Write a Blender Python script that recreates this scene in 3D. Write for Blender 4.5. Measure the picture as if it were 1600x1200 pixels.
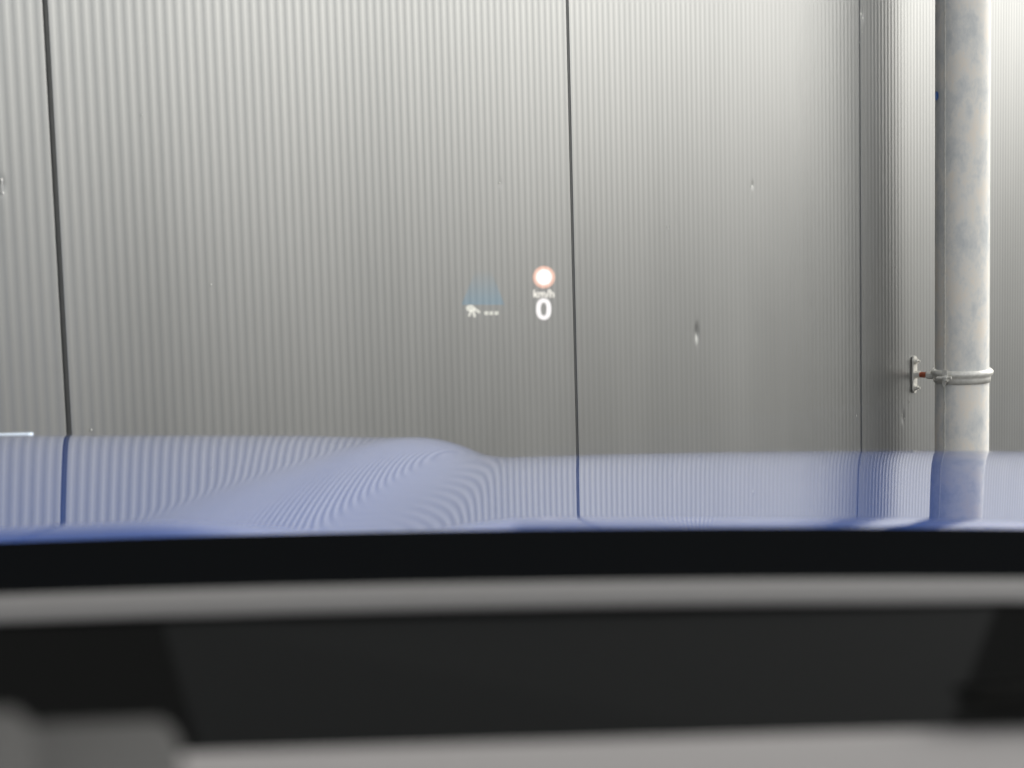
import bpy, bmesh, math, random
from mathutils import Vector, Matrix
R = math.radians
random.seed(7)
S = bpy.context.scene
for o in list(bpy.data.objects):
    bpy.data.objects.remove(o)
C = S.collection

# ------------------------------------------------------------------ camera
EYE = Vector((0.0, 0.0, 1.24))
FPX = 2800.0                       # focal length in pixels of the 1600 x 1200 photograph
PITCH, ROLL = R(-6.67), R(-1.55)
cam_d = bpy.data.cameras.new('camera')
cam = bpy.data.objects.new('camera', cam_d); C.objects.link(cam)
RM = Matrix.Rotation(R(90) + PITCH, 3, 'X') @ Matrix.Rotation(ROLL, 3, 'Z')
cam.matrix_world = Matrix.Translation(EYE) @ RM.to_4x4()
cam_d.sensor_width = 36.0
cam_d.lens = FPX / 1600 * 36.0
cam_d.clip_start = 0.02
cam_d.clip_end = 3000
cam_d.dof.use_dof = True
cam_d.dof.focus_distance = 3.45
cam_d.dof.aperture_fstop = 7.4
S.camera = cam

# ------------------------------------------------------------------ light
SUN_EL, SUN_AZ = R(31), R(59)      # azimuth measured from +Y towards +X
w = bpy.data.worlds.new('World'); S.world = w; w.use_nodes = True
nt = w.node_tree; nt.nodes.clear()
sky = nt.nodes.new('ShaderNodeTexSky'); sky.sky_type = 'NISHITA'; sky.sun_disc = False
sky.sun_elevation = SUN_EL; sky.sun_rotation = SUN_AZ
sky.air_density = 1.0; sky.dust_density = 4.0; sky.ozone_density = 1.0
hs = nt.nodes.new('ShaderNodeHueSaturation'); hs.inputs['Saturation'].default_value = 0.22
bg = nt.nodes.new('ShaderNodeBackground'); bg.inputs['Strength'].default_value = 0.15
wo = nt.nodes.new('ShaderNodeOutputWorld')
nt.links.new(sky.outputs[0], hs.inputs['Color']); mxw = nt.nodes.new('ShaderNodeMixRGB'); mxw.inputs[0].default_value = 0.5; mxw.inputs[2].default_value = (5.6, 5.56, 5.6, 1)   # even cloud cover
nt.links.new(hs.outputs[0], mxw.inputs[1]); nt.links.new(mxw.outputs[0], bg.inputs['Color'])
nt.links.new(bg.outputs[0], wo.inputs['Surface'])
sun_d = bpy.data.lights.new('sun', 'SUN'); sun_d.energy = 0.72; sun_d.angle = R(30); sun_d.color = (1.0, 0.97, 0.94)
sun = bpy.data.objects.new('sun', sun_d); C.objects.link(sun)
sd = Vector((math.sin(SUN_AZ) * math.cos(SUN_EL), math.cos(SUN_AZ) * math.cos(SUN_EL), math.sin(SUN_EL)))
sun.rotation_euler = sd.to_track_quat('Z', 'Y').to_euler()
sun.location = (10, 5, 12)
S.view_settings.view_transform = 'Standard'; S.view_settings.look = 'None'
S.view_settings.gamma = 1.0; S.view_settings.use_curve_mapping = False
S.view_settings.exposure = 0.88
S.cycles.max_bounces = 10; S.cycles.glossy_bounces = 6; S.cycles.transparent_max_bounces = 12
S.cycles.caustics_reflective = False

# ------------------------------------------------------------------ helpers
def ray(px, py):
    return (RM @ Vector(((px - 800) / FPX, (600 - py) / FPX, -1.0)))
def at_y(px, py, Y):               # point on the ray through a pixel at forward distance Y
    r = ray(px, py); return EYE + r * (Y / r.y)
def at_z(px, py, Z):
    r = ray(px, py); return EYE + r * ((Z - EYE.z) / r.z)
def pl(pts, x):                    # piecewise linear with smoothing by cosine
    if x <= pts[0][0]:
        a, b = pts[0], pts[1]
    elif x >= pts[-1][0]:
        a, b = pts[-2], pts[-1]
    else:
        for a, b in zip(pts, pts[1:]):
            if x <= b[0]: break
    return a[1] + (b[1] - a[1]) * (x - a[0]) / (b[0] - a[0])
def lag(pts, x):                   # Lagrange polynomial
    s = 0
    for i, (xi, yi) in enumerate(pts):
        t = yi
        for j, (xj, _) in enumerate(pts):
            if j != i: t *= (x - xj) / (xi - xj)
        s += t
    return s
def sm(a, b, x):
    t = min(1, max(0, (x - a) / (b - a))); return t * t * (3 - 2 * t)

def link(name, me, mat=None, parent=None, smooth=False):
    o = bpy.data.objects.new(name, me); C.objects.link(o)
    if mat: me.materials.append(mat)
    if smooth:
        for p in me.polygons: p.use_smooth = True
    if parent:
        o.parent = parent
        o.matrix_parent_inverse = parent.matrix_world.inverted()
    return o
def obj(name, bm, mat=None, parent=None, smooth=False):
    bmesh.ops.recalc_face_normals(bm, faces=bm.faces)
    me = bpy.data.meshes.new(name); bm.to_mesh(me); bm.free()
    return link(name, me, mat, parent, smooth)
def grid(name, rows, mat, parent=None, smooth=True, flip=False):
    n = len(rows[0]); v = [tuple(p) for r in rows for p in r]; f = []
    for i in range(len(rows) - 1):
        for j in range(n - 1):
            q = (i * n + j, i * n + j + 1, (i + 1) * n + j + 1, (i + 1) * n + j)
            f.append(q[::-1] if flip else q)
    me = bpy.data.meshes.new(name); me.from_pydata(v, [], f); me.update()
    return link(name, me, mat, parent, smooth)
def empty(name, loc, label, cat, group=None):
    o = bpy.data.objects.new(name, None); C.objects.link(o); o.location = loc
    o.matrix_world = Matrix.Translation(loc)
    o['label'] = label; o['category'] = cat
    if group: o['group'] = group
    return o
def bm_box(bm, c, size, M=None, bev=0.0, seg=2):
    r = bmesh.ops.create_cube(bm, size=1.0)
    vs = r['verts']
    for v in vs: v.co = Vector((v.co.x * size[0], v.co.y * size[1], v.co.z * size[2]))
    if bev:
        es = list({e for v in vs for e in v.link_edges})
        rr = bmesh.ops.bevel(bm, geom=es, offset=bev, segments=seg, affect='EDGES', profile=0.5)
        vs = list({v for v in bm.verts if v.is_valid and v not in old}) if False else [v for v in rr['verts']] + [v for v in vs if v.is_valid]
        vs = list(set(vs))
    for v in vs:
        p = v.co
        if M: p = M @ p
        v.co = p + Vector(c)
def bm_cyl(bm, p0, p1, r, seg=24, r2=None, caps=True):
    p0, p1 = Vector(p0), Vector(p1); d = p1 - p0
    q = d.to_track_quat('Z', 'Y').to_matrix()
    M = Matrix.Translation((p0 + p1) / 2) @ q.to_4x4()
    bmesh.ops.create_cone(bm, cap_ends=caps, segments=seg, radius1=r, radius2=r if r2 is None else r2, depth=d.length, matrix=M)

def mat(name, col, rough=0.5, metal=0.0, **kw):
    m = bpy.data.materials.new(name); m.use_nodes = True
    b = m.node_tree.nodes['Principled BSDF']
    b.inputs['Base Color'].default_value = (*col, 1); b.inputs['Roughness'].default_value = rough
    b.inputs['Metallic'].default_value = metal
    for k, v in kw.items(): b.inputs[k.replace('_', ' ')].default_value = v
    return m
def noise(m, scale, detail=4, rough=0.6, coord='Object', stretch=(1, 1, 1), rot=(0, 0, 0)):
    N = m.node_tree.nodes; L = m.node_tree.links
    tc = N.new('ShaderNodeTexCoord'); mp = N.new('ShaderNodeMapping'); mp.inputs['Scale'].default_value = stretch
    mp.inputs['Rotation'].default_value = rot
    n = N.new('ShaderNodeTexNoise'); n.inputs['Scale'].default_value = scale; n.inputs['Detail'].default_value = detail
    n.inputs['Roughness'].default_value = rough
    L.new(tc.outputs[coord], mp.inputs[0]); L.new(mp.outputs[0], n.inputs['Vector'])
    return n.outputs[0]
def ramp(m, src, stops):
    N = m.node_tree.nodes; r = N.new('ShaderNodeValToRGB'); e = r.color_ramp.elements
    while len(e) < len(stops): e.new(0.5)
    for q, (p, c) in zip(e, stops):
        q.position = p; q.color = (c, c, c, 1) if not hasattr(c, '__len__') else (*c, 1)
    m.node_tree.links.new(src, r.inputs[0]); return r.outputs[0]
def bump(m, src, strength, dist):
    N = m.node_tree.nodes; b = N.new('ShaderNodeBump'); b.inputs['Strength'].default_value = strength
    b.inputs['Distance'].default_value = dist
    m.node_tree.links.new(src, b.inputs['Height']); m.node_tree.links.new(b.outputs[0], N['Principled BSDF'].inputs['Normal'])
def into(m, src, name):
    m.node_tree.links.new(src, m.node_tree.nodes['Principled BSDF'].inputs[name])

# ------------------------------------------------------------------ materials
M_wall = mat('silver_coated_steel', (0.50, 0.505, 0.49), 0.30, 0.85)
n = noise(M_wall, 5, 5, stretch=(1, 1, 0.06)); into(M_wall, ramp(M_wall, n, [(0.3, (0.294, 0.297, 0.292)), (0.7, (0.326, 0.328, 0.322))]), 'Base Color')
n2 = noise(M_wall, 3.0, 6, stretch=(1, 1, 0.35)); into(M_wall, ramp(M_wall, n2, [(0.3, 0.33), (0.7, 0.39)]), 'Roughness')
M_gap = mat('black_joint_seal', (0.012, 0.012, 0.012), 0.7)
M_chip = mat('bare_bright_metal', (0.8, 0.78, 0.74), 0.45, 0.2)
M_galv = mat('galvanised_steel', (0.5, 0.5, 0.5), 0.52, 0.10, Specular_IOR_Level=0.3)
a = noise(M_galv, 17, 10, 0.72, stretch=(1, 1, 0.6))
into(M_galv, ramp(M_galv, a, [(0.34, (0.66, 0.675, 0.67)), (0.46, (0.80, 0.795, 0.765)), (0.53, (0.90, 0.87, 0.81)), (0.63, (0.96, 0.885, 0.78))]), 'Base Color')
b = noise(M_galv, 60, 4, stretch=(1, 1, 0.2)); into(M_galv, ramp(M_galv, noise(M_galv, 14, 5), [(0.3, 0.46), (0.7, 0.62)]), 'Roughness')
bump(M_galv, b, 0.08, 0.002)
M_zinc = mat('pale_zinc', (0.66, 0.65, 0.60), 0.4, 0.2)
into(M_zinc, ramp(M_zinc, noise(M_zinc, 90, 5), [(0.3, (0.66, 0.64, 0.58)), (0.7, (0.88, 0.86, 0.80))]), 'Base Color')
M_rust = mat('rusty_thread', (0.42, 0.10, 0.045), 0.7)
into(M_rust, ramp(M_rust, noise(M_rust, 160, 4), [(0.3, (0.30, 0.06, 0.03)), (0.7, (0.50, 0.14, 0.06))]), 'Base Color')
M_blue = mat('blue_car_paint', (0.032, 0.070, 0.24), 0.5, 0.0, Specular_IOR_Level=0.0, Coat_Weight=1.0, Coat_Roughness=0.004, Coat_IOR=1.34)
M_ground = mat('asphalt', (0.07, 0.07, 0.068), 0.85)
into(M_ground, ramp(M_ground, noise(M_ground, 40, 8, 0.7), [(0.3, (0.085, 0.083, 0.078)), (0.7, (0.15, 0.146, 0.136))]), 'Base Color')
bump(M_ground, noise(M_ground, 120, 6), 0.4, 0.01)
M_conc = mat('concrete', (0.3, 0.295, 0.28), 0.85)
into(M_conc, ramp(M_conc, noise(M_conc, 5, 8), [(0.3, (0.25, 0.245, 0.23)), (0.7, (0.35, 0.34, 0.32))]), 'Base Color')
M_dash = mat('grey_soft_plastic', (0.24, 0.228, 0.224), 0.7)
bump(M_dash, noise(M_dash, 400, 4), 0.25, 0.0006)
M_black = mat('black_plastic', (0.004, 0.0045, 0.005), 0.9, IOR=1.01)
bump(M_black, noise(M_black, 500, 3), 0.2, 0.0005)
M_well = mat('dark_recess_plastic', (0.007, 0.007, 0.007), 0.8, IOR=1.02)
M_lens = mat('smoked_cover', (0.010, 0.0105, 0.0105), 0.7, IOR=1.08)
M_head = mat('grey_headliner', (0.35, 0.34, 0.32), 0.95)
M_highlight = mat('painted_highlight', (0.72, 0.82, 0.95), 0.4, 0.0)
M_lamp = mat('headlamp_cover', (0.5, 0.52, 0.55), 0.05, 0.6, Coat_Weight=1.0)
M_glass = bpy.data.materials.new('windscreen_glass'); M_glass.use_nodes = True
g = M_glass.node_tree; g.nodes.clear()
tr = g.nodes.new('ShaderNodeBsdfTransparent'); tr.inputs[0].default_value = (0.97, 0.985, 0.975, 1)
gl = g.nodes.new('ShaderNodeBsdfGlossy'); gl.inputs['Roughness'].default_value = 0.0
mx = g.nodes.new('ShaderNodeMixShader'); mx.inputs[0].default_value = 0.035
go = g.nodes.new('ShaderNodeOutputMaterial')
g.links.new(tr.outputs[0], mx.inputs[1]); g.links.new(gl.outputs[0], mx.inputs[2]); g.links.new(mx.outputs[0], go.inputs[0])

# ------------------------------------------------------------------ ground
bm = bmesh.new(); bmesh.ops.create_grid(bm, x_segments=2, y_segments=2, size=1200)
g0 = obj('ground', bm, M_ground); g0['kind'] = 'structure'

# ------------------------------------------------------------------ wall: joints seen at three bearings, equal panel width
W = 1.15
PY = 400
az = []
for px in (92.0, 895.0, 1344.3):
    r = ray(px, PY); az.append(r.x / r.y)
# point k lies at (X0 + k*W*sa, Y0 + k*W*ca) and X = az*Y
def solve():
    # unknown ratios: c = W*ca/Y0, b = W*sa/Y0 ; az0 + k b = az_k (1 + k c)
    a0, a1, a2 = az
    c = (2 * a1 - a0 - a2) / (2 * (a2 - a1))
    b = a1 * (1 + c) - a0
    L = math.hypot(b, c); Y0 = W / L
    return a0 * Y0, Y0, b / L, c / L
X0, Y0, SA, CA = solve()
DIR = Vector((SA, CA, 0)); NRM = Vector((CA, -SA, 0))
def wallp(k, z, out=0.0):
    return Vector((X0, Y0, 0)) + DIR * (k * W) + NRM * out + Vector((0, 0, z))
def on_wall(px, py, out=0.0):      # (distance along the wall in panels, height) of a pixel
    r = ray(px, py); P0 = Vector((X0, Y0, EYE.z)) + NRM * out
    t = (P0 - EYE).dot(NRM) / r.dot(NRM); P = EYE + r * t
    return (P - Vector((X0, Y0, 0))).dot(DIR) / W, P.z
print('WALL', X0, Y0, math.degrees(math.atan2(SA, CA)))

ZB, ZT = 0.30, 7.0
NR = 64
DENTS = [(1089, 520, 0.006, 0.013, 0.0026), (1176, 289, 0.004, 0.006, 0.0008), (1057, 355, 0.004, 0.02, 0.0002), (1411, 652, 0.006, 0.012, 0.0018), (3, 290, 0.004, 0.008, 0.0008), (782, 287, 0.004, 0.006, 0.0003), (1347, 24, 0.006, 0.012, 0.0016)]
DD = [(*on_wall(p[0], p[1]), p[2], p[3], p[4]) for p in DENTS]
def rib(u):                        # height of the fine trapezoidal profile, u in ribs
    f = u - math.floor(u)
    return 0.00037 * (sm(0.06, 0.38, f) - sm(0.56, 0.88, f))
wall = empty('metal_clad_wall', wallp(0, 0), 'silver grey hall wall of tall finely ribbed metal panels with dark joints', 'wall')
G = 0.0027                         # half a joint
def panel_mesh(k):
    zs = {ZB, ZT}
    for dk, dz, sx, sz, dd in DD:
        if k - 0.02 <= dk <= k + 1.02:
            for i in range(-12, 13): zs.add(dz + i * sz / 4)
    z = ZB
    while z < ZT: zs.add(round(z, 3)); z += 0.22
    zs = sorted(zs)
    us = []
    for i in range(NR):
        for f in (0.0, .06, .14, .22, .30, .38, .56, .64, .72, .80, .88): us.append(i + f)
    us.append(NR)
    gk = G / W
    us = [u for u in us if gk * NR * 1.3 < u < NR - gk * NR * 1.3]
    lo, hi = k + gk, k + 1 - gk
    cols = [(lo, -0.030), (lo, -0.0015), (lo + 0.0015 / W, 0.0)] + [(k + u / NR, rib(u)) for u in us] + [(hi - 0.0015 / W, 0.0), (hi, -0.0015), (hi, -0.030)]
    wv = random.uniform(0, 6)
    rows = []
    for z in zs:
        row = []
        for i, (kk, h) in enumerate(cols):
            d = 0
            if 1 < i < len(cols) - 2:
                for dk, dz, sx, sz, dd in DD:
                    q = ((kk - dk) * W / sx) ** 2 + ((z - dz) / sz) ** 2
                    if q < 12: d -= dd * math.exp(-q / 1.4)
                d += 0.0012 * math.sin(z * 1.7 + wv) * math.sin((kk - k) * math.pi) * 0.6
            row.append(wallp(kk, z, h + d))
        rows.append(row)
    return rows
for k in range(-3, 8):
    grid('wall_panel', panel_mesh(k), M_wall, wall, smooth=True)
bm = bmesh.new()
a, b_ = wallp(-3, 0, -0.09), wallp(8, 0, -0.09)
vs = [bm.verts.new(wallp(kk, z, o_)) for kk, z, o_ in ((-3.02, ZB - .02, -.032), (8.02, ZB - .02, -.032), (8.02, ZT - .01, -.032), (-3.02, ZT - .01, -.032), (-3.02, ZB - .02, -.16), (8.02, ZB - .02, -.16), (8.02, ZT - .01, -.16), (-3.02, ZT - .01, -.16))]
for f in ((0, 1, 2, 3), (7, 6, 5, 4), (0, 4, 5, 1), (3, 2, 6, 7), (0, 3, 7, 4), (1, 5, 6, 2)): bm.faces.new([vs[i] for i in f])
obj('backing', bm, M_gap, wall)
ROTW = Matrix((DIR, NRM, Vector((0, 0, 1)))).transposed()
bm = bmesh.new(); bm_box(bm, wallp(2.5, 0.14, -0.10), (W * 11, 0.2, 0.30), ROTW, 0.01)
obj('concrete_plinth', bm, M_conc, wall)
bm = bmesh.new(); bm_box(bm, wallp(2.5, ZT + 0.05, -0.09), (W * 11.05, 0.26, 0.12), ROTW, 0.01)
obj('parapet_cap', bm, M_wall, wall)
# scratches and chipped spots
def chip(px, py, wpx, hpx):
    k, z = on_wall(px, py, 0.003); sc = 1 / 900.0
    bm = bmesh.new(); n = 9
    rim = [bm.verts.new(wallp(k, z, 0.0016) + DIR * (wpx * sc * math.cos(2 * math.pi * i / n) * random.uniform(.5, 1.1)) + Vector((0, 0, hpx * sc * math.sin(2 * math.pi * i / n) * random.uniform(.6, 1.1)))) for i in range(n)]
    top = bm.verts.new(wallp(k, z, 0.0026))
    for i in range(n): bm.faces.new((rim[i], rim[(i + 1) % n], top))
    o = obj('paint_chip', bm, M_chip, wall)
for c in ((4, 284, 1.6, 5), (6, 302, 1.8, 2), (5, 294, .8, 8), (1346, 22, 3, 4), (1349, 28, 1.5, 2.5), (1344, 66, 1, 2), (1348, 50, .8, 2), (1411, 650, 1.6, 4), (1414, 654, 2, 1.6), (1422, 628, 1, 4), (1339, 650, .8, 3), (144, 672, 1.5, 1.5), (782, 286, 1.6, 1.6), (223, 180, 1, 1), (816, 478, .5, 2), (1176, 291, 1.6, 1.5), (331, 445, 1.2, 1.2), (1045, 355, .6, 6)):
    chip(*c)

# ------------------------------------------------------------------ drain pipe with its clamp
kp, zp = on_wall(1430, 585, 0.005)
PR = 86 / 2 / FPX                  # radius over distance
base = wallp(kp, 0, 0)
rr = ray(1503, 585); tx = rr.x / rr.y
s_ = (tx * base.y - base.x) / (NRM.x - tx * NRM.y)
PC = base + NRM * s_
dist = math.hypot(PC.x, PC.y)
PRAD = PR * PC.y * math.cos(math.atan(tx)) * 1.0
print('PIPE', PC, s_, PRAD)
pipe = empty('drain_pipe', (PC.x, PC.y, 0), 'tall galvanised drain pipe standing off the ribbed metal wall in a clamp', 'pipe')
rows = []
for z in [0.02 + i * 0.1 for i in range(70)]:
    row = []
    for i in range(97):
        t = 2 * math.pi * i / 96
        rad = PRAD + 0.0004 * math.sin(3 * t + z)
        row.append((PC.x + rad * math.cos(t), PC.y + rad * math.sin(t), z))
    rows.append(row)
grid('pipe_shaft', rows, M_galv, pipe, flip=False)
# weld seam seen a little right of the left edge
off = (1476 - 1503) / 43.0
view = math.atan2(PC.y, PC.x); ta = view + math.pi + math.asin(-off) * -1
ta = view + math.pi - math.asin(-off)
bm = bmesh.new()
bm_box(bm, Vector((PC.x + (PRAD + .0003) * math.cos(ta), PC.y + (PRAD + .0003) * math.sin(ta), 3.4)), (0.0022, 0.003, 6.7), Matrix.Rotation(ta, 3, 'Z'))
obj('weld_seam', bm, M_zinc, pipe)
# clamp band
zc = at_y(1503, 590, PC.y - PRAD).z
def ring_rows(prof, t0=0, t1=2 * math.pi, n=72):
    rows = []
    for i in range(n + 1):
        t = t0 + (t1 - t0) * i / n
        rows.append([(PC.x + r * math.cos(t), PC.y + r * math.sin(t), zc + h) for r, h in prof])
    return rows
b0 = PRAD + 0.0008
band_prof = [(b0, -.017), (b0 + .0026, -.017), (b0 + .003, -.006), (b0 + .003, -.003), (b0 + .0065, .000), (b0 + .009, .004), (b0 + .009, .009), (b0 + .0055, .013), (b0 + .003, .015), (b0, .015)]
band = grid('clamp_band', ring_rows(band_prof), M_zinc, pipe)
tb = ta + 0.18                     # the ears and bolt of the clamp
def around(t, rad, h): return Vector((PC.x + rad * math.cos(t), PC.y + rad * math.sin(t), zc + h))
tb = view + math.pi - math.asin(-(1480 - 1503) / 43.0)
tgt = Vector((-math.sin(tb), math.cos(tb), 0))
if tgt.x < 0: tgt = -tgt
bm = bmesh.new()
Mt = Matrix((tgt, Vector((math.cos(tb), math.sin(tb), 0)), Vector((0, 0, 1)))).transposed()
if Mt.determinant() < 0: Mt = Matrix((tgt, -Vector((math.cos(tb), math.sin(tb), 0)), Vector((0, 0, 1)))).transposed()
# curved ear plate
prof = [(-.006, .018), (.008, .018), (.010, .0), (.004, -.016), (-.001, -.023), (-.004, -.018)]
f1 = [bm.verts.new(around(tb, PRAD + .011, 0) + tgt * x + Vector((0, 0, z))) for x, z in prof]
f2 = [bm.verts.new(around(tb, PRAD + .0138, 0) + tgt * x + Vector((0, 0, z))) for x, z in prof]
bm.faces.new(f1); bm.faces.new(f2[::-1])
for i in range(6): bm.faces.new((f1[i], f1[(i + 1) % 6], f2[(i + 1) % 6], f2[i]))
obj('clamp_ear', bm, M_zinc, band)
bm = bmesh.new()
pb = around(tb, PRAD + .016, -.002)
bm_cyl(bm, pb - tgt * .018, pb + tgt * .022 + Vector((0, 0, .003)), .0035, 12)
bm_cyl(bm, pb + tgt * .004, pb + tgt * .012, .0075, 6)
obj('clamp_bolt', bm, M_zinc, band)
# wall plate, rod, nuts
pz = zp
bm = bmesh.new()
n = 12; rw, hh = 0.0115, 0.0345
outl = [(rw * math.cos(math.pi * i / n), hh + rw * math.sin(math.pi * i / n)) for i in range(n + 1)] + [(-rw * math.cos(math.pi * i / n), -hh - rw * math.sin(math.pi * i / n)) for i in range(n + 1)]
f1 = [bm.verts.new(wallp(kp, pz, .0015) + DIR * x + Vector((0, 0, z))) for x, z in outl]
f2 = [bm.verts.new(wallp(kp, pz, .0055) + DIR * x + Vector((0, 0, z))) for x, z in outl]
bm.faces.new(f1[::-1]); bm.faces.new(f2)
for i in range(len(outl)): bm.faces.new((f1[i], f1[(i + 1) % len(outl)], f2[(i + 1) % len(outl)], f2[i]))
plate = obj('wall_plate', bm, M_zinc, pipe)
for dz in (.033, -.033):
    bm = bmesh.new()
    bm_cyl(bm, wallp(kp, pz + dz, .0055), wallp(kp, pz + dz, .0075), .0085, 20)
    bm_cyl(bm, wallp(kp, pz + dz, .0075), wallp(kp, pz + dz, .013), .0058, 6)
    bm_cyl(bm, wallp(kp, pz + dz, .013), wallp(kp, pz + dz, .018), .0026, 10)
    obj('screw', bm, M_zinc, plate)
bm = bmesh.new(); bm_cyl(bm, wallp(kp, pz, .0055), wallp(kp, pz, .018), .0095, 6); obj('welded_nut', bm, M_zinc, plate)
bm = bmesh.new(); bm_cyl(bm, wallp(kp, pz, .016), wallp(kp, pz, s_ - PRAD), .0062, 18)
for i in range(14): bm_cyl(bm, wallp(kp, pz, .019 + i * .0016), wallp(kp, pz, .0198 + i * .0016), .0070, 18)
obj('threaded_rod', bm, M_rust, pipe)
bm = bmesh.new(); bm_cyl(bm, wallp(kp, pz, s_ - PRAD - .026), wallp(kp, pz, s_ - PRAD + .002), .0098, 6); obj('coupling_nut', bm, M_zinc, pipe)
# small blue sticker at the left edge of the pipe
tsn = view + math.pi - math.asin(-(1463 - 1503) / 43.4)
zs = at_y(1463, 150, PC.y).z
bm = bmesh.new(); n = 16
ce = bm.verts.new(Vector((PC.x + (PRAD + .0014) * math.cos(tsn), PC.y + (PRAD + .0014) * math.sin(tsn), zs)))
rim = []
for i in range(n):
    q = 2 * math.pi * i / n; t = tsn + .011 * math.cos(q) / PRAD
    rim.append(bm.verts.new(Vector((PC.x + (PRAD + .0012) * math.cos(t), PC.y + (PRAD + .0012) * math.sin(t), zs + .011 * math.sin(q)))))
for i in range(n): bm.faces.new((ce, rim[i], rim[(i + 1) % n]))
obj('sticker', bm, mat('blue_sticker', (0.07, 0.24, 0.75), 0.4), pipe)

# ------------------------------------------------------------------ the car
car = empty('parked_car', (0.37, 1.0, 0), 'blue car seen from its driver seat, glossy creased bonnet towards the wall and grey dashboard', 'car')
CX = 0.35
# bonnet -------------------------------------------------------
P = dict(zr=-0.2525, s0=0.026, s1=0.026, yk=1.60, ck=0.62, drop=0.025)
YR, YF = 1.21, 2.10
def crease(Y):                     # (crest X, width of the sloping face)
    t = (Y - 1.45) / 0.6
    return -0.214 + 0.142 * t, 0.110 - 0.058 * t
REAR = [(-0.65, 0.0), (-0.2, 0.0), (0.2, 0.0), (0.65, 0.0)]
SLOPE = [(-0.10, 0.0), (0.06, 0.50), (0.40, 0.82), (0.75, 1.0), (1.0, 0.55), (1.5, 0.0)]
RT = [0.0]
gs = []
for i in range(400):               # the sloping face as the integral of its steepness
    uu = -0.25 + i * 2.0 / 400
    gs.append(0.0 if uu <= -0.1 or uu >= 1.5 else pl(SLOPE, uu))
for n_ in (9, 15, 21):
    gs = [sum(gs[max(0, i - n_):i + n_ + 1]) / len(gs[max(0, i - n_):i + n_ + 1]) for i in range(400)]
for g_ in gs: RT.append(RT[-1] + g_)
def ramp_s(u):
    t = min(399.9, max(0.0, (u + 0.25) / 2.0 * 400)); i = int(t)
    return (RT[i] + (RT[min(400, i + 1)] - RT[i]) * (t - i)) / RT[-1]
def hood_z(X, Y):
    t = Y - 1.42
    yk = P['yk'] - 0.05 * ((X - CX) / 0.9) ** 2
    z = P['zr'] - P['s0'] * t - P['s1'] * t * t
    if Y > yk:
        q = Y - yk
        z -= P['ck'] * q ** 4
    Yq = pl([(-.9, 1.20), (-.4, 1.235), (-.2, 1.30), (0, 1.44), (.3, 1.405), (.5, 1.375), (1.4, 1.31)], X)
    if Y < Yq:                  # rolled rear edge
        z -= 5.0 * (Yq - Y) ** 2
    xc, wd = crease(Y)
    u = (X - xc) / wd
    s = ramp_s(u)
    z -= P['drop'] * s
    # crown across the bonnet and shoulder to the wings
    if X > 0.0: z -= 0.030 * X * X
    if X < -0.05: z += 0.035 * (-0.05 - X) * sm(-0.05, -0.25, X)
    e2 = abs(X - CX) - 0.92
    if e2 > 0: z -= 1.6 * e2 * e2
    return EYE.z + z
NX, NY = 330, 320
rows = []
for i in range(NY + 1):
    t = i / NY; Y = YR + (YF - YR) * t
    row = []
    for j in range(NX + 1):
        X = CX - 0.98 + 1.96 * j / NX
        yy = Y - (0.10 * ((X - CX) / 0.98) ** 2) * max(0, (Y - 1.7) / 0.5)
        row.append((X, yy, hood_z(X, yy)))
    rows.append(row)
grid('bonnet', rows, M_blue, car)
front = rows[-1]
# nose: from the bonnet's front edge down over the bumper
rows2 = []
for q, (dy, dz) in enumerate([(0.004, -0.012), (0.012, -0.02), (0.05, -0.09), (0.08, -0.20), (0.085, -0.32), (0.06, -0.44), (0.0, -0.55)]):
    rows2.append([(x, y + dy - 0.10 * ((x - CX) / 0.98) ** 4, z + dz) for x, y, z in front[::6]])
grid('front_bumper', rows2, M_blue, car)
for sg in (-1, 1):
    xe = CX + sg * 0.985
    rr_ = []
    for Y in [0.9 + i * 0.1 for i in range(13)]:
        zt = hood_z(CX + sg * 0.98, max(Y, YR)) - 0.004
        rr_.append([(xe, Y, zt), (xe + sg * .02, Y, zt - .03), (xe + sg * .03, Y, zt - .15), (xe + sg * .03, Y, zt - .38), (xe + sg * .0, Y, zt - .6)])
    grid('wing', rr_, M_blue, car)
# highlight on the left headlamp's upper edge, painted as a pale strip
pA, pB = at_y(-120, 684, 2.0), at_y(49, 681.5, 2.0)
bm = bmesh.new()
d = (pB - pA)
for i in range(2):
    pass
bm_box(bm, (pA + pB) / 2, (d.length, 0.02, 0.0048), Matrix.Rotation(math.atan2(d.y, d.x), 3, 'Z') , 0.0015)
hl = None
obj('headlamp_highlight', bm, M_highlight, car)
# scuttle and lower windscreen edge ----------------------------
def curve_row(pts, Y, x0=-900, x1=2600, n=60, bow=0.0, dz=0.0):
    row = []
    for i in range(n + 1):
        px = x0 + (x1 - x0) * i / n
        pc = min(1750, max(-150, px))
        Yy = Y - bow * ((px - 1300) / 1600) ** 2
        p = at_y(px, lag(pts, pc) + (px - pc) * -0.027, Yy); p.z += dz
        row.append(p)
    return row
E_hood = [(0, 848), (800, 828), (1600, 827)]
E_g1 = [(0, 921), (800, 902), (1600, 897)]
E_g2 = [(0, 951), (800, 926), (1600, 919)]
E_b = [(350, 1175), (900, 1158), (1600, 1137)]
dash = bpy.data.objects.new('dashboard', None); C.objects.link(dash); dash.parent = car
dash.matrix_parent_inverse = car.matrix_world.inverted(); dash.location = (0.3, 0.7, 1.0)
bpy.context.view_layer.update()
def midrow(A, B, t, sag=0.0):
    return [a.lerp(b, t) + Vector((0, 0, -sag)) for a, b in zip(A, B)]
xs = dict(x0=-1400, x1=4600, n=110)
A = curve_row(E_hood, 1.18, **xs); B = curve_row(E_g1, 0.735, dz=-0.006, **xs)
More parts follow.
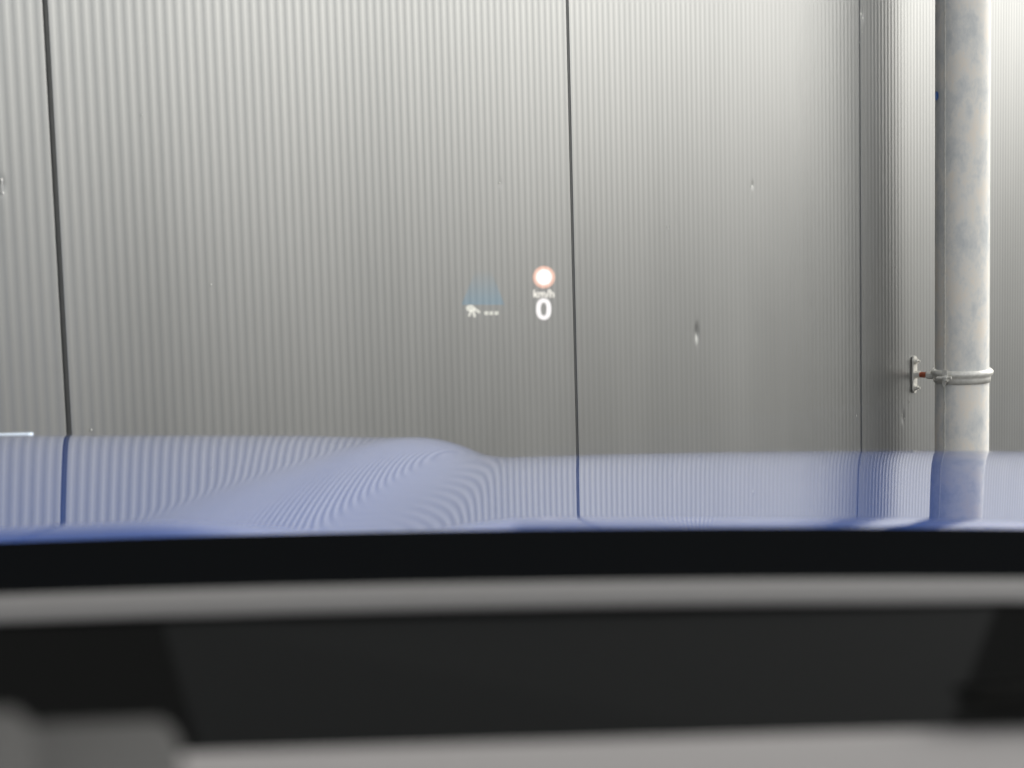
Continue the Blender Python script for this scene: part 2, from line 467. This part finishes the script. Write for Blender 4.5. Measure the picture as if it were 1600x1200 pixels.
rows = [[p + Vector((0, 0.03, -0.06)) for p in A], [p + Vector((0, 0.012, -0.004)) for p in A], A, midrow(A, B, .1, .0005), midrow(A, B, .35, .003), midrow(A, B, .65, .004), midrow(A, B, .9, .003), B, [p + Vector((0, -.012, -.02)) for p in B]]
grid('defroster_shelf', rows, M_black, dash)
# far padded edge of the dash (grey band)
def roll_strip(name, far_pts, near_pts, Yf, Yn, h, m, parent, x0=-1400, x1=4600, deep=0.03, n=110):
    A = curve_row(far_pts, Yf, x0=x0, x1=x1, n=n); B = curve_row(near_pts, Yn, x0=x0, x1=x1, n=n)
    rows = [[p + Vector((0, .004, -deep)) for p in A]]
    for t in (0, .04, .1, .2, .35, .5, .65, .8, .9, .96, 1):
        rows.append([a.lerp(b, t) + Vector((0, 0, h * (1 - (2 * t - 1) ** 4) - h)) for a, b in zip(A, B)])
    rows.append([p + Vector((0, .003, -h - .004)) for p in B])
    rows.append([p + Vector((0, .008, -h - .006)) for p in B])
    return grid(name, rows, m, parent)
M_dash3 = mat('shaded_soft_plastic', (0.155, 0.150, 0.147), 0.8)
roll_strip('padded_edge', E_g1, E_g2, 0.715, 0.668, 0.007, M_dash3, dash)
# well between the bands
A = curve_row(E_g2, 0.66, dz=-0.006, **xs); B = curve_row(E_b, 0.50, dz=-0.006, **xs)
depth = 0.022
rows = [A, [p + Vector((0, -.004, -depth * .5)) for p in A], [p + Vector((0, -.012, -depth)) for p in A], [p + Vector((0, .01, -depth * 1.15)) for p in B], B]
grid('recess', rows, M_well, dash, smooth=False)
# near padded edge, falling away to the driver
A = curve_row(E_b, 0.505, **xs)
rows = [[p + Vector((0, .003, -.05)) for p in A], [p + Vector((0, .002, -.006)) for p in A], A, [p + Vector((0, -.004, .0015)) for p in A], [p + Vector((0, -.04, .001)) for p in A], [p + Vector((0, -.09, -.004)) for p in A], [p + Vector((0, -.12, -.03)) for p in A], [p + Vector((0, -.13, -.12)) for p in A], [p + Vector((0, -.10, -.35)) for p in A]]
grid('padded_front', rows, M_dash, dash)
# raised grey block at the left end of the recess
def block(name, poly, Y0_, Y1_, m, bev=0.0022):
    bm = bmesh.new()
    f1 = [bm.verts.new(at_y(x, y, Y0_)) for x, y in poly]
    f2 = [bm.verts.new(at_y(x, y, Y0_) + Vector((0, Y1_ - Y0_, (Y1_ - Y0_) * -0.16))) for x, y in poly]
    bm.faces.new(f1); bm.faces.new(f2[::-1])
    for i in range(len(poly)): bm.faces.new((f1[i], f1[(i + 1) % len(poly)], f2[(i + 1) % len(poly)], f2[i]))
    bmesh.ops.bevel(bm, geom=bm.edges[:], offset=bev, segments=3, affect='EDGES')
    return obj(name, bm, m, dash, True)
M_dash2 = mat('mid_grey_soft_plastic', (0.06, 0.059, 0.058), 0.8, IOR=1.2)
def slope_block(name, poly, m):
    bm = bmesh.new()
    f1 = [bm.verts.new(at_y(x, y, Y)) for x, y, Y in poly]
    f2 = [bm.verts.new(v.co + Vector((0, 0.006, -0.03))) for v in f1]
    bm.faces.new(f1); bm.faces.new(f2[::-1])
    for i in range(len(poly)): bm.faces.new((f1[i], f1[(i + 1) % len(poly)], f2[(i + 1) % len(poly)], f2[i]))
    bmesh.ops.bevel(bm, geom=bm.edges[:], offset=.0018, segments=3, affect='EDGES')
    return obj(name, bm, m, dash, True)
slope_block('display_hood_side', [(-300, 1440, .30), (-300, 1146, .41), (60, 1132, .41), (262, 1118, .41), (280, 1150, .40), (315, 1440, .30)], M_dash2)
slope_block('display_hood_corner', [(-500, 1440, .27), (-500, 1112, .38), (36, 1104, .38), (50, 1130, .37), (20, 1440, .27)], M_dash2)
block('side_vent_rim', [(1500, 1084), (1900, 1060), (1900, 1100), (1530, 1110)], 0.50, 0.52, mat('dim_plastic', (0.016, 0.016, 0.015), 0.8, IOR=1.05))
# smoked cover lying in the recess
def cover(name, q, dz, m):
    P1 = [at_y(x, y, Y) for x, y, Y in q]
    bm = bmesh.new(); top = [bm.verts.new(p + Vector((0, 0, dz))) for p in P1]; bot = [bm.verts.new(p + Vector((0, 0, dz - .002))) for p in P1]
    bm.faces.new(top); bm.faces.new(bot[::-1])
    for i in range(4): bm.faces.new((top[i], top[(i + 1) % 4], bot[(i + 1) % 4], bot[i]))
    obj(name, bm, m, dash)
cover('display_cover', ((250, 934, .665), (1560, 910, .665), (1455, 1170, .51), (335, 1215, .51)), -.0075, M_lens)
M_shade = mat('painted_shade_black', (0.0072, 0.0074, 0.0072), 0.9, IOR=1.02)  # dark sheets: shade of the deeper recess ends put into the colour
cover('recess_end_shade', ((-900, 975, .665), (249.5, 934, .665), (334.5, 1215, .51), (-900, 1250, .51)), -.0075, M_shade)
cover('recess_end_shade', ((1560.5, 910, .665), (2600, 925, .665), (2600, 1170, .51), (1455.5, 1170, .51)), -.0075, M_shade)
# windscreen and roof ------------------------------------------
def arc(x, amt): return -amt * ((x - CX) / 0.8) ** 2
rows = []
for i in range(21):
    t = i / 20
    Yb, Zb = 1.33, EYE.z - 0.272; Yt, Zt = 0.02, EYE.z + 0.40
    wid = 0.80 - 0.17 * t
    row = []
    for j in range(41):
        u = -1 + 2 * j / 40
        row.append((CX + u * wid, Yb + (Yt - Yb) * t - 0.14 * u * u, Zb + (Zt - Zb) * t + 0.03 * math.sin(math.pi * t)))
    rows.append(row)
grid('windscreen', rows, M_glass, car)
top = rows[-1]
rr_ = []
for dy, dz in ((0, 0), (-.1, .03), (-.4, .06), (-.9, .05), (-1.5, .0), (-1.9, -.1)):
    rr_.append([(x, y + dy, z + dz - .02 * abs((x - CX) / .63) ** 4) for x, y, z in top])
inner = [[(x, y, z - 0.03) for x, y, z in r] for r in rr_]
grid('roof', rr_, M_blue, car); grid('headliner', inner, M_head, car)
for sg, idx in ((-1, 0), (1, -1)):
    pr = []
    for r in rows:
        x, y, z = r[idx]
        pr.append([(x, y, z), (x + sg * .05, y - .03, z - .01), (x + sg * .05, y - .08, z - .03), (x, y - .07, z - .03), (x, y, z)])
    grid('windscreen_pillar', pr, M_black, car)

# ------------------------------------------------------------------ head-up display: the light image hanging beyond the bonnet
HY = 2.05
def glow(name, col, st, keep=1.0, fade=None):
    m = bpy.data.materials.new(name); m.use_nodes = True; g = m.node_tree; g.nodes.clear()
    e = g.nodes.new('ShaderNodeEmission'); e.inputs[0].default_value = (*col, 1); e.inputs[1].default_value = st
    t = g.nodes.new('ShaderNodeBsdfTransparent'); t.inputs[0].default_value = (keep, keep, keep, 1)
    ad = g.nodes.new('ShaderNodeAddShader'); o = g.nodes.new('ShaderNodeOutputMaterial')
    g.links.new(e.outputs[0], ad.inputs[0]); g.links.new(t.outputs[0], ad.inputs[1]); g.links.new(ad.outputs[0], o.inputs[0])
    if fade:
        tc = g.nodes.new('ShaderNodeTexCoord'); sp = g.nodes.new('ShaderNodeSeparateXYZ'); mr = g.nodes.new('ShaderNodeMapRange')
        mr.inputs[1].default_value, mr.inputs[2].default_value, mr.inputs[3].default_value, mr.inputs[4].default_value = fade
        g.links.new(tc.outputs['Generated'], sp.inputs[0]); g.links.new(sp.outputs[2], mr.inputs[0]); g.links.new(mr.outputs[0], e.inputs[1])
        mr2 = g.nodes.new('ShaderNodeMapRange'); mr2.inputs[1].default_value, mr2.inputs[2].default_value, mr2.inputs[3].default_value, mr2.inputs[4].default_value = 0.0, fade[1], 1.0, 0.0
        mc = g.nodes.new('ShaderNodeMixRGB'); mc.inputs[1].default_value = (1, 1, 1, 1); mc.inputs[2].default_value = (0.80, 0.93, 1.0, 1)
        g.links.new(sp.outputs[2], mr2.inputs[0]); g.links.new(mr2.outputs[0], mc.inputs[0]); g.links.new(mc.outputs[0], t.inputs[0])
    m.cycles.emission_sampling = 'NONE'
    return m
K_white = glow('display_white', (1.0, 0.93, 0.95), 0.45)
K_disc = glow('display_disc', (1.0, 0.93, 0.88), 0.5)
K_ring = glow('display_ring', (1.0, 0.42, 0.26), 0.35)
K_cream = glow('display_cream', (1.0, 0.97, 0.85), 0.27)
K_text = glow('display_text', (1.0, 0.93, 0.84), 0.42)
K_blue = glow('display_blue', (0.10, 0.45, 0.85), 0.2, 0.86, (0.0, 1.0, 0.06, 0.0))
hud = empty('head_up_display', at_y(795, 520, HY), 'glowing head-up display reading 0 km/h, floating over the bonnet before the ribbed wall', 'display')
def flat(name, polys, m, Y=HY, holes=None):
    bm = bmesh.new()
    for poly in polys:
        bm.faces.new([bm.verts.new(at_y(x, y, Y)) for x, y in poly])
    return obj(name, bm, m, hud)
def ringpoly(name, cx, cy, ax, ay, bx, by, m, n=40, pw=2.0, Y=HY):
    def pt(a_, b_, t):
        c, s = math.cos(t), math.sin(t)
        return cx + a_ * math.copysign(abs(c) ** (2 / pw), c), cy + b_ * math.copysign(abs(s) ** (2 / pw), s)
    return flat(name, [[pt(bx, by, 2 * math.pi * i / n), pt(ax, ay, 2 * math.pi * i / n), pt(ax, ay, 2 * math.pi * (i + 1) / n), pt(bx, by, 2 * math.pi * (i + 1) / n)] for i in range(n)], m, Y)
def disc(cx, cy, a_, b_, n=28): return [(cx + a_ * math.cos(2 * math.pi * i / n), cy + b_ * math.sin(2 * math.pi * i / n)) for i in range(n)]
ringpoly('sign_ring', 850, 433, 17.2, 17.2, 12.8, 12.8, K_ring)
flat('sign_disc', [disc(850, 433, 12.7, 12.7)], K_disc)
ringpoly('speed_digit', 849.5, 483, 11.8, 16.8, 4.5, 10.2, K_white, pw=2.3)
flat('lane_symbol', [[(721, 476), (731, 452), (739, 432), (744, 422), (766, 422), (771, 432), (779, 452), (788, 476)]], K_blue)
cv = bpy.data.curves.new('unit_text', 'FONT'); cv.body = 'km/h'; cv.size = 1; cv.offset = 0.022; cv.align_x = 'CENTER'; cv.align_y = 'CENTER'
to = bpy.data.objects.new('unit_text', cv); C.objects.link(to); bpy.context.view_layer.update()
dg = bpy.context.evaluated_depsgraph_get(); me = bpy.data.meshes.new_from_object(to.evaluated_get(dg)); bpy.data.objects.remove(to)
xs_ = [v.co.x for v in me.vertices]; ys_ = [v.co.y for v in me.vertices]
x0, x1, y0, y1 = min(xs_), max(xs_), min(ys_), max(ys_)
for v in me.vertices:
    u, vv = (v.co.x - x0) / (x1 - x0), (v.co.y - y0) / (y1 - y0)
    v.co = at_y(833.5 + 32.5 * u, 465 - 12.5 * vv, HY)
me.materials.clear(); link('unit_text', me, K_text, hud)
for i, x in enumerate((759.8, 767.6, 775.8)):
    flat('dash_mark', [[(x - 3, 486.6), (x + 2.6, 486.6), (x + 3, 488), (x + 3, 491), (x + 2.4, 492), (x - 3, 492)]], K_cream)
def seg(x0, y0, x1, y1, w_):
    dx, dy = x1 - x0, y1 - y0; L = math.hypot(dx, dy); nx, ny = -dy / L * w_, dx / L * w_
    return [(x0 + nx, y0 + ny), (x1 + nx, y1 + ny), (x1 + dx / L * w_ * .6, y1 + dy / L * w_ * .6), (x1 - nx, y1 - ny), (x0 - nx, y0 - ny)]
ic = [disc(735, 481.5, 7, 5.2, 14)[::1], seg(736, 485, 733, 494, 1.8), seg(739, 485, 742, 495, 2.0), seg(741, 482, 749, 488, 2.2)]
flat('guidance_symbol', [ic[0]], K_cream)
for i, q in enumerate(ic[1:]): flat('guidance_symbol_stroke', [q], K_cream, HY - 0.0004 * (i + 1))
